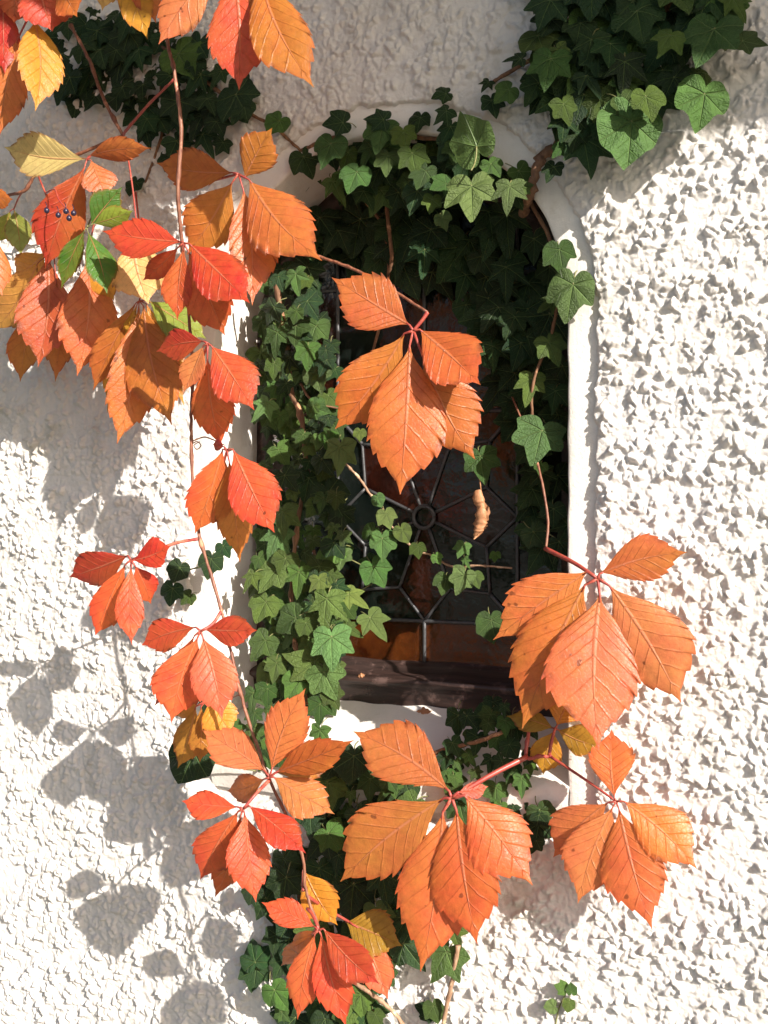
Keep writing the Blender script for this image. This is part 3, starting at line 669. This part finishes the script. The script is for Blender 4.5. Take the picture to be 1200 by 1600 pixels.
def ivy(vine, px, py, size, ang=90, d=.0, tone=1, kind=None, tilt=.38, flip=False):
    """centre pixel, overall length in pixels, direction of the tip (0 right, 90 down), depth before the wall"""
    C_ = at(px, py, d); s = size*mpp(C_)/1.42
    n = Vector((.28, -1, .30)) + Vector((irnd.uniform(-1, 1)*tilt, 0, irnd.uniform(-1, 1)*tilt)); n.normalize()
    if flip: n = Vector((n.x, -n.y, n.z))
    T = RT*math.cos(R(ang)) - UP*math.sin(R(ang)); T = (T - n*T.dot(n)).normalized(); X = T.cross(n)
    kind = kind or irnd.choice(('lobed', 'lobed', 'deep', 'three'))
    o = bpy.data.objects.new('leaf', irnd.choice(IVY[kind])); Mx = Matrix((X, T, n)).transposed().to_4x4()
    o.matrix_local = Matrix.Translation(C_ - T*s*.28 - Vector(vine.location)) @ Mx @ Matrix.Diagonal((s*irnd.uniform(.9, 1.1), s, s, 1))
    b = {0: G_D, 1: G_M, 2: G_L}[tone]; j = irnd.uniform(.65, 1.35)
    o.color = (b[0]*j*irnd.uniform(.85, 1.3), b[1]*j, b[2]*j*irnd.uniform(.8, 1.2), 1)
    link(o, vine); return o
def inside(p_, poly):
    c = False; x, y = p_; j = len(poly)-1
    for i in range(len(poly)):
        xi, yi = poly[i]; xj, yj = poly[j]
        if (yi > y) != (yj > y) and x < (xj-xi)*(y-yi)/(yj-yi)+xi: c = not c
        j = i
    return c
def fill(vine, poly, n, s0, s1, d0, d1, tone, a0=50, a1=130, kinds=None):
    x0, x1 = min(p_[0] for p_ in poly), max(p_[0] for p_ in poly); y0, y1 = min(p_[1] for p_ in poly), max(p_[1] for p_ in poly)
    pts = []; tries = 0
    while len(pts) < n and tries < 4000:
        tries += 1; q_ = (irnd.uniform(x0, x1), irnd.uniform(y0, y1))
        if not inside(q_, poly): continue
        if min([math.hypot(q_[0]-a[0], q_[1]-a[1]) for a in pts] or [99]) < (s0+s1)*.16: continue
        pts.append(q_)
        t = tone if isinstance(tone, int) else irnd.choice(tone)
        ivy(vine, *q_, irnd.uniform(s0, s1), irnd.uniform(a0, a1), irnd.uniform(d0, d1), t, irnd.choice(kinds) if kinds else None)
GI = 'ivy stems growing round the arched window'
def ivy_thing(label, px, py, d=0): return thing('ivy_vine', label, 'ivy', at(px, py, d), GI)

# top right clump
V = ivy_thing('dense dark ivy clump with broad leaves in the top right corner', 1000, -40)
stem(V, [(1120, -80, .0), (1040, 20, .01), (960, 90, .01), (935, 150, .012), (880, 220, .012), (848, 245, .012), (834, 280, .012), (826, 310, .005), (815, 335, -.02)], .0052, .0040, m_bark, nodes=9)
stem(V, [(960, 90, .01), (900, 60, .012), (800, 110, .012), (760, 135, .012)], .0024, .0016, m_bark)
for a in ((985, 212, 124, 96, .045, 1, 'heart'), (1012, 162, 62, 80, .055, 1, 'three'), (1098, 165, 98, 100, .04, 1, 'three'), (1108, 62, 112, 110, .045, 1, 'lobed'), (1172, 66, 56, 20, .04, 1, 'lobed'),
          (855, 12, 84, 110, .04, 0, 'lobed'), (925, -12, 90, 90, .035, 0, None), (998, 30, 92, 80, .035, 0, 'three'), (1095, -6, 90, 120, .03, 0, None), (1042, 62, 56, 120, .05, 1, None), (858, 105, 82, 100, .045, 1, 'lobed'),
          (806, 92, 40, 190, .04, 0, 'deep'), (934, 92, 66, 90, .035, 0, 'three'), (884, 172, 52, 70, .045, 1, 'lobed'), (955, 152, 44, 110, .03, 1, None), (915, 232, 82, 80, .035, 0, 'lobed'),
          (874, 236, 34, 130, .035, 1, 'three'), (862, 268, 44, 110, .03, 0, None), (788, 146, 46, 140, .03, 1, 'three'), (760, 132, 28, 120, .025, 0, None), (690, 148, 36, 160, .02, 0, 'three'), (692, 178, 38, 140, .02, 0, 'lobed'),
          (835, 140, 60, 120, .03, 0, None), (770, 165, 50, 80, .02, 0, None), (1060, 130, 60, 60, .03, 0, None), (1150, 5, 60, 60, .03, 1, None), (905, 45, 60, 100, .03, 0, None)):
    ivy(V, a[0], a[1], a[2], a[3], a[4], a[5], a[6], .22)
fill(V, [(820, -60), (1160, -60), (1130, 100), (1020, 170), (930, 200), (870, 190), (850, 130), (830, 60)], 46, 64, 104, .012, .034, (0, 0, 1))
fill(V, [(860, 90), (960, 60), (1010, 150), (930, 230), (870, 225)], 14, 50, 74, .03, .042, (0, 0, 1))
# clump behind the creeper at top left
V = ivy_thing('dark ivy behind the orange creeper leaves at top left', 250, -20)
stem(V, [(160, -60, .005), (220, 40, .01), (300, 110, .01), (380, 170, .01), (430, 200, .008), (470, 236, .0)], .0022, .0014, m_bark)
stem(V, [(250, 120, .01), (255, 200, .01), (225, 290, .008)], .0018, .0012, m_bark)
for a in ((432, 196, 48, 120, .02, 1, 'heart'), (375, 160, 78, 60, .02, 0, 'three'), (96, 130, 56, 110, .015, 0, 'heart'), (210, 292, 40, 100, .015, 0, 'heart'), (325, 212, 36, 100, .015, 0, None), (345, 228, 34, 120, .015, 0, None), (285, 95, 80, 60, .02, 1, 'three'), (150, 60, 70, 90, .02, 0, 'lobed'), (265, 250, 44, 100, .015, 0, None)):
    ivy(V, a[0], a[1], a[2], a[3], a[4], a[5], a[6], .25)
fill(V, [(85, 30), (160, 0), (300, 60), (400, 150), (350, 205), (290, 235), (225, 215), (190, 170), (90, 150)], 66, 42, 72, .003, .028, 0)
# fringe along the arch
V = ivy_thing('fringe of mid green ivy hanging under the top of the arch', 560, 215)
stem(V, [(470, 236, .0), (520, 215, .0), (580, 208, -.01), (650, 215, -.01), (740, 222, -.01), (800, 260, -.01), (818, 320, -.02)], .0020, .0018, m_bark)
stem(V, [(600, 240, -.03), (604, 320, -.04), (612, 400, -.05), (606, 430, -.06)], .0022, .0018, m_bark)
for a in ((526, 193, 50, 170, .02, 0, 'three'), (512, 236, 64, 110, .02, 1, 'three'), (595, 210, 66, 100, .02, 1, 'lobed'), (590, 186, 46, 190, .02, 0, None), (553, 278, 58, 110, .02, 1, 'three'), (606, 252, 56, 90, .015, 1, 'lobed'), (646, 250, 56, 80, .02, 1, 'lobed'), (662, 276, 50, 110, .02, 1, 'three'),
          (632, 215, 48, 80, .02, 1, None), (738, 212, 92, 250, .03, 2, 'heart'), (737, 305, 92, 86, .035, 2, 'lobed'), (795, 302, 64, 94, .03, 2, 'deep'), (690, 290, 42, 150, .02, 1, None), (674, 318, 42, 100, .015, 1, 'lobed'), (692, 346, 36, 70, .01, 2, 'three'), (772, 262, 44, 60, .02, 1, None), (820, 290, 34, 340, .02, 1, None),
          (700, 205, 44, 120, .01, 0, None), (712, 238, 50, 100, .01, 1, None), (655, 190, 40, 100, .01, 0, None), (575, 238, 50, 120, .01, 1, None)):
    ivy(V, a[0], a[1], a[2], a[3], a[4], a[5], a[6], .22, flip=(a[0] == 738 and a[1] == 212))
fill(V, [(470, 240), (540, 195), (640, 195), (740, 205), (820, 270), (830, 320), (740, 310), (640, 310), (560, 310), (490, 290)], 52, 40, 66, -.045, .012, (0, 0, 1))
# mass inside the head of the window
V = ivy_thing('dark ivy filling the shaded head of the window opening', 640, 420, -.06)
stem(V, [(560, 300, -.05), (600, 360, -.06), (606, 450, -.07), (580, 560, -.08)], .002, .0014, m_bark)
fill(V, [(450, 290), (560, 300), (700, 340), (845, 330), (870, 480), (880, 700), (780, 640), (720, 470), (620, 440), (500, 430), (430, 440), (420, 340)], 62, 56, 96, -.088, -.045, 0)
# right jamb
V = ivy_thing('ivy leaves edging the inside of the right jamb', 860, 460, -.02)
stem(V, [(826, 310, -.01), (862, 380, -.01), (875, 440, -.01), (862, 520, -.02), (835, 590, -.02), (832, 650, -.02), (845, 740, -.03)], .0018, .0012, m_bark)
for a in ((876, 401, 62, 80, .012, 1, 'three'), (892, 462, 92, 100, .018, 2, 'three'), (858, 475, 42, 150, .0, 1, None), (862, 545, 60, 70, -.015, 1, 'lobed'), (800, 505, 60, 110, -.04, 0, 'lobed'), (828, 604, 66, 100, -.02, 1, 'deep'), (843, 688, 88, 104, -.01, 2, 'lobed'), (846, 732, 26, 100, -.02, 1, None), (752, 725, 64, 80, -.03, 1, 'lobed'),
          (835, 835, 60, 60, -.06, 0, None), (770, 980, 56, 80, -.04, 1, 'heart'), (770, 550, 50, 90, -.05, 0, None), (866, 620, 50, 100, -.03, 0, None), (790, 430, 70, 90, -.05, 0, None)):
    ivy(V, a[0], a[1], a[2], a[3], a[4], a[5], a[6], .18)
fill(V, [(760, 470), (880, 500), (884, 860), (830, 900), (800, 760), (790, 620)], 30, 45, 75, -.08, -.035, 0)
# left jamb: upper curtain
V = ivy_thing('upper curtain of small ivy leaves down the left side of the window', 450, 480, -.03)
stem(V, [(430, 440, -.03), (446, 520, -.035), (452, 600, -.035), (470, 650, -.03), (480, 740, -.035)], .0034, .0026, m_bark, nodes=7)
stem(V, [(470, 600, -.035), (490, 628, -.03), (540, 640, -.04)], .0014, .001, m_bark)
for a in ((420, 490, 50, 90, -.02, 1, 'deep'), (462, 518, 60, 80, -.02, 1, 'lobed'), (490, 520, 66, 100, -.03, 1, 'three'), (432, 530, 56, 95, -.015, 1, 'deep'), (482, 555, 52, 90, -.015, 1, 'lobed'), (495, 590, 60, 70, -.02, 2, 'three'), (428, 575, 40, 90, -.02, 1, None), (430, 610, 40, 100, -.02, 1, None), (410, 636, 46, 130, -.0, 2, 'deep'), (498, 640, 44, 20, -.02, 1, 'three'), (438, 655, 34, 90, -.02, 1, None),
          (530, 710, 62, 95, -.015, 2, 'lobed'), (516, 685, 36, 320, -.02, 1, 'heart'), (498, 690, 32, 100, -.02, 2, None), (485, 705, 30, 60, -.025, 2, None), (563, 680, 26, 90, -.03, 2, None), (470, 685, 34, 120, -.02, 1, None), (452, 560, 36, 100, -.03, 1, None), (515, 545, 40, 100, -.04, 0, None)):
    ivy(V, a[0], a[1], a[2], a[3], a[4], a[5], a[6], .3)
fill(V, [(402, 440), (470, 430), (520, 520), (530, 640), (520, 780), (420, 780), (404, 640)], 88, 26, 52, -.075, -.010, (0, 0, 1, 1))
# left jamb: lower curtain
V = ivy_thing('lower curtain of ivy with pale veins beside the sunlit left reveal', 450, 800, -.03)
stem(V, [(480, 740, -.035), (462, 840, -.03), (455, 930, -.03), (462, 1010, -.02), (480, 1100, -.01)], .0026, .0018, m_bark, nodes=7)
stem(V, [(490, 860, -.035), (505, 920, -.04), (500, 1000, -.03)], .0016, .0010, m_bark)
for a in ((440, 810, 60, 85, -.01, 1, 'lobed'), (428, 845, 64, 110, -.01, 2, 'deep'), (424, 900, 66, 120, -.005, 2, 'lobed'), (466, 905, 56, 95, -.01, 1, 'deep'), (493, 895, 60, 120, -.02, 1, 'lobed'), (517, 862, 54, 150, -.02, 2, 'three'), (500, 915, 48, 80, -.01, 2, 'deep'), (410, 950, 56, 110, .0, 1, 'three'), (452, 972, 62, 150, -.005, 1, 'three'), (508, 950, 76, 95, .0, 2, 'deep'),
          (553, 935, 54, 40, -.02, 2, 'deep'), (585, 975, 62, 60, -.02, 2, 'deep'), (518, 1010, 80, 85, .005, 2, 'lobed'), (478, 1030, 72, 200, .0, 1, 'lobed'), (512, 1062, 70, 60, .005, 2, 'lobed'), (408, 1010, 58, 120, .005, 1, 'lobed'), (430, 1045, 46, 100, .005, 1, 'lobed'), (418, 1085, 44, 90, .01, 1, 'lobed'), (462, 1072, 56, 120, .005, 1, 'three'), (548, 985, 40, 30, -.01, 1, None), (482, 980, 40, 60, -.005, 1, 'three'), (500, 1110, 50, 90, .01, 1, 'lobed'),
          (498, 1150, 46, 100, .02, 1, None), (520, 1090, 44, 60, .005, 1, None), (390, 905, 40, 120, .01, 1, None), (480, 760, 66, 100, -.03, 0, 'three'), (520, 780, 70, 60, -.03, 0, 'three')):
    ivy(V, a[0], a[1], a[2], a[3], a[4], a[5], a[6], .28)
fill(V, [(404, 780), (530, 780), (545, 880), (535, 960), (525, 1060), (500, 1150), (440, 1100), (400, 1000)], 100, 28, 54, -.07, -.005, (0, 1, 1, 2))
# light shoot running over the lead
V = ivy_thing('thin shoot of small light green ivy leaves crossing the leaded glass', 560, 745, -.06)
stem(V, [(535, 720, -.04), (562, 748, -.055), (578, 772, -.06), (596, 790, -.06), (612, 822, -.06), (648, 858, -.065), (676, 868, -.065), (705, 885, -.065), (752, 884, -.06), (800, 888, -.06)], .0012, .0009, m_dryshoot, nodes=3)
stem(V, [(540, 870, -.05), (590, 900, -.06), (560, 925, -.06)], .0007, .0006, m_grnst)
for a in ((592, 782, 26, 60, -.05, 2, 'heart'), (606, 810, 38, 70, -.05, 2, 'three'), (577, 832, 34, 140, -.05, 1, 'heart'), (597, 852, 54, 90, -.045, 2, 'three'), (632, 834, 36, 60, -.05, 2, 'heart'), (654, 860, 30, 80, -.05, 1, 'three'), (684, 873, 22, 60, -.055, 2, 'three'), (721, 858, 32, 110, -.05, 2, 'lobed'), (729, 878, 22, 60, -.055, 2, None), (695, 912, 40, 100, -.05, 1, 'three'), (722, 908, 50, 110, -.045, 2, 'lobed'), (744, 906, 32, 70, -.05, 2, 'three'),
          (590, 895, 56, 60, -.05, 1, 'three'), (575, 880, 40, 200, -.055, 1, None), (774, 870, 20, 90, -.06, 1, None)):
    ivy(V, a[0], a[1], a[2], a[3], a[4], a[5], a[6], .25)
# below the sill
V = ivy_thing('ivy tangle below the right end of the window sill', 760, 1150, 0)
stem(V, [(640, 1190, .005), (700, 1170, .01), (770, 1150, .01), (830, 1110, -.01), (860, 1040, -.03)], .0022, .0016, m_bark)
for a in ((716, 1128, 50, 90, .0, 0, 'lobed'), (762, 1120, 50, 110, .0, 0, 'three'), (800, 1130, 44, 90, .005, 0, None), (745, 1160, 44, 100, .01, 0, None), (770, 1105, 40, 90, -.01, 0, None), (800, 1170, 40, 60, .012, 0, 'heart'), (735, 1185, 30, 60, .012, 1, None), (715, 1195, 26, 60, .012, 1, None), (745, 1210, 30, 60, .012, 1, None), (815, 1225, 40, 90, .015, 1, None),
          (848, 1275, 50, 60, .015, 1, 'three'), (775, 1240, 44, 90, .012, 1, 'lobed'), (840, 1300, 60, 100, .012, 0, None), (712, 1225, 44, 60, .012, 1, None), (720, 1265, 54, 70, .012, 1, None), (800, 1205, 36, 120, .01, 0, None), (835, 1320, 34, 110, .015, 0, None)):
    ivy(V, a[0], a[1], a[2], a[3], a[4], a[5], a[6], .35)
fill(V, [(715, 1130), (830, 1090), (830, 1200), (860, 1300), (800, 1270), (700, 1260), (690, 1200)], 32, 26, 44, .0, .02, (0, 0, 1))
# below, behind the two bottom leaves
V = ivy_thing('dark ivy behind the leaves at the bottom of the picture', 540, 1250, 0)
stem(V, [(500, 1150, .005), (520, 1220, .01), (505, 1300, .01), (470, 1370, .01), (480, 1440, .01), (520, 1520, .01), (530, 1620, .01)], .0040, .0026, m_bark, nodes=7)
for a in ((552, 1195, 70, 90, .03, 0, 'heart'), (610, 1222, 40, 60, .03, 1, 'three'), (548, 1245, 26, 90, .03, 1, None), (590, 1190, 40, 60, .03, 1, None), (640, 1205, 36, 20, .03, 1, None), (500, 1260, 60, 90, .02, 0, None), (445, 1385, 70, 100, .03, 0, 'lobed'), (550, 1400, 90, 90, .03, 0, 'three'), (600, 1380, 70, 80, .03, 0, None), (610, 1495, 56, 90, .03, 1, 'three'), (690, 1500, 74, 120, .03, 2, 'lobed'),
          (710, 1460, 50, 70, .03, 1, None), (565, 1565, 52, 80, .03, 1, 'three'), (590, 1592, 34, 60, .03, 1, None), (540, 1590, 50, 100, .03, 1, None), (500, 1590, 44, 110, .02, 1, None), (440, 1590, 40, 90, .02, 1, None), (450, 1480, 60, 90, .02, 0, None), (680, 1580, 40, 70, .02, 1, 'three'), (668, 1585, 30, 160, .02, 0, None), (395, 1395, 44, 100, .03, 0, 'heart'), (320, 1100, 30, 100, .01, 0, None)):
    ivy(V, a[0], a[1], a[2], a[3], a[4], a[5], a[6], .3)
fill(V, [(480, 1180), (640, 1180), (660, 1300), (640, 1500), (620, 1560), (560, 1530), (600, 1610), (430, 1610), (440, 1450), (400, 1380), (470, 1300)], 80, 44, 76, .003, .035, (0, 0, 1))
fill(V, [(395, 1090), (440, 1110), (480, 1200), (400, 1190), (360, 1140)], 14, 34, 50, .003, .02, (1, 1, 0))
# sprigs
V = ivy_thing('single dark folded ivy leaf beside the left jamb, above the red leaf', 300, 1195, .02)
stem(V, [(400, 1205, .01), (350, 1195, .02), (318, 1188, .04)], .0008, .0008, m_grnst)
ivy(V, 296, 1192, 84, 115, .05, 0, 'heart', .1)
V = ivy_thing('small dark ivy sprig on the white jamb left of the opening', 300, 890, .02)
stem(V, [(370, 850, .01), (330, 880, .012), (285, 895, .012), (268, 925, .012)], .0010, .0008, m_grnst)
for a in ((328, 883, 50, 100, .03, 0, 'three'), (278, 894, 42, 110, .03, 0, 'heart'), (268, 928, 44, 100, .03, 0, 'three'), (352, 858, 34, 60, .02, 0, 'three'), (292, 935, 30, 130, .012, 1, None)):
    ivy(V, a[0], a[1], a[2], a[3], a[4], a[5], a[6], .2)
V = ivy_thing('pair of dark ivy leaves on the shaded stucco at bottom left', 400, 1500, .01)
stem(V, [(440, 1500, .008), (415, 1505, .01), (395, 1510, .012)], .0009, .0007, m_grnst)
for a in ((396, 1492, 54, 250, .02, 0, 'three'), (399, 1525, 52, 90, .022, 0, 'three'), (430, 1470, 46, 100, .02, 0, None), (438, 1510, 50, 110, .02, 0, None)):
    ivy(V, a[0], a[1], a[2], a[3], a[4], a[5], a[6], .2)
V = ivy_thing('tiny bright green ivy sprig on the sunny stucco at bottom right', 870, 1600, .01)
stem(V, [(866, 1615, .004), (872, 1580, .008), (884, 1552, .010)], .0008, .0006, m_grnst)
for a in ((876, 1544, 24, 200, .015, 2, 'three'), (892, 1545, 22, 260, .015, 2, 'heart'), (860, 1574, 24, 170, .015, 2, 'heart'), (889, 1572, 24, 100, .015, 2, 'heart')):
    ivy(V, a[0], a[1], a[2], a[3], a[4], a[5], a[6], .2)
V = ivy_thing('sparse dark ivy trail on the bottom edge beneath the wide leaf', 690, 1600, .01)
stem(V, [(716, 1478, .03), (705, 1540, .025), (690, 1610, .02)], .0022, .0020, m_dryshoot)
stem(V, [(548, 1532, .03), (590, 1560, .03), (622, 1590, .02), (640, 1625, .01)], .0022, .0016, m_dryshoot, nodes=8)
ivy(V, 664, 1578, 40, 200, .012, 0, 'three', .2); ivy(V, 684, 1584, 30, 90, .012, 1, 'three', .2)

# ------------------------------------------------------------------ loose bits
def scrap(label, px, py, d, size, seed, name='fallen_leaf', cat='dead leaf', m=m_dry, long=1.0, ang=0.0):
    rnd = random.Random(seed); P = at(px, py, d); o = thing(name, label, cat, P) if False else None
    vs, fs, uv = [], [], []; n, k_ = 14, 7; s = size*mpp(P)
    for i in range(n):
        u = i/(n-1); wd = math.sin(math.pi*min(1, max(.03, u)))**.7*.42*(1+.25*math.sin(u*23+seed))
        for j in range(k_):
            v = (j/(k_-1)-.5)*2; a = v*2.1*(1+.3*math.sin(u*7+seed))
            x = math.sin(a)*wd*.55+.05*math.sin(u*9+j); y = -math.cos(a)*wd*.5+.05*math.sin(u*17+j*2+seed)
            vs.append(Vector((x, y, (.5-u)*long+.04*math.sin(j*3+u*11+seed)))*s)
    for i in range(n-1):
        for j in range(k_-1): fs.append((i*k_+j, i*k_+j+1, (i+1)*k_+j+1, (i+1)*k_+j))
    Rm = Matrix.Rotation(R(ang), 3, 'Y'); vs = [Rm @ v for v in vs]
    o = mesh_obj(name, vs, fs, m, loc=P); tag(o, label, cat); return o
def withered(px, py, d):
    P = at(px, py, d); s = mpp(P); rnd = random.Random(12); vs, fs = [], []
    n, k_ = 34, 15
    g = [[rnd.uniform(-1, 1) for _ in range(6)] for _ in range(12)]
    def sn(a, b):
        i, j = int(a), int(b); u, v = a-i, b-j
        return (g[i][j]*(1-u)+g[i+1][j]*u)*(1-v)+(g[i][j+1]*(1-u)+g[i+1][j+1]*u)*v
    for i in range(n):
        u = i/(n-1); R0 = 19*(math.sin(math.pi*min(1, .10+u*.86))**.6)*(1-.35*math.exp(-((u-.33)/.10)**2))
        cx = 9*math.sin(u*3.0)-6*u; cz = -72*u
        for j in range(k_):
            v = j/(k_-1); an = -.4+v*5.2+.5*u; r_ = R0*(.60+.45*v)*(1+.42*sn(u*9, v*4)+.10*math.sin(u*60+v*9))
            vs.append(Vector((cx+r_*math.cos(an)*.85, -r_*math.sin(an)*.7, cz+7*sn(u*7+1, v*4)))*s)
    for i in range(n-1):
        for j in range(k_-1): fs.append((i*k_+j, i*k_+j+1, (i+1)*k_+j+1, (i+1)*k_+j))
    tube_geo([Vector((4, 0, -2))*s, Vector((2, 1, 16))*s, Vector((-3, 3, 34))*s], .0006, 6, vs, fs)
    o = mesh_obj('withered_leaf', vs, fs, m_dry, loc=P)
    return tag(o, 'withered curled brown leaf hanging before the glass right of the lead ring', 'dead leaf')
withered(748, 769, -.03)
scrap('tiny pink leaf scrap lying on the dark window rail', 564, 1056, -.068, 15, 5, ang=70)
m_scrap = simple('red_brown_scrap', (.26, .05, .03), .6, (.10, .02, .015), 200)
scrap('dark red leaf scrap at the back of the white sill', 622, 1108, -.075, 18, 8, m=m_scrap, ang=60)
scrap('crumpled brown leaf scrap in the middle of the white sill', 662, 1112, -.066, 26, 9, ang=80)
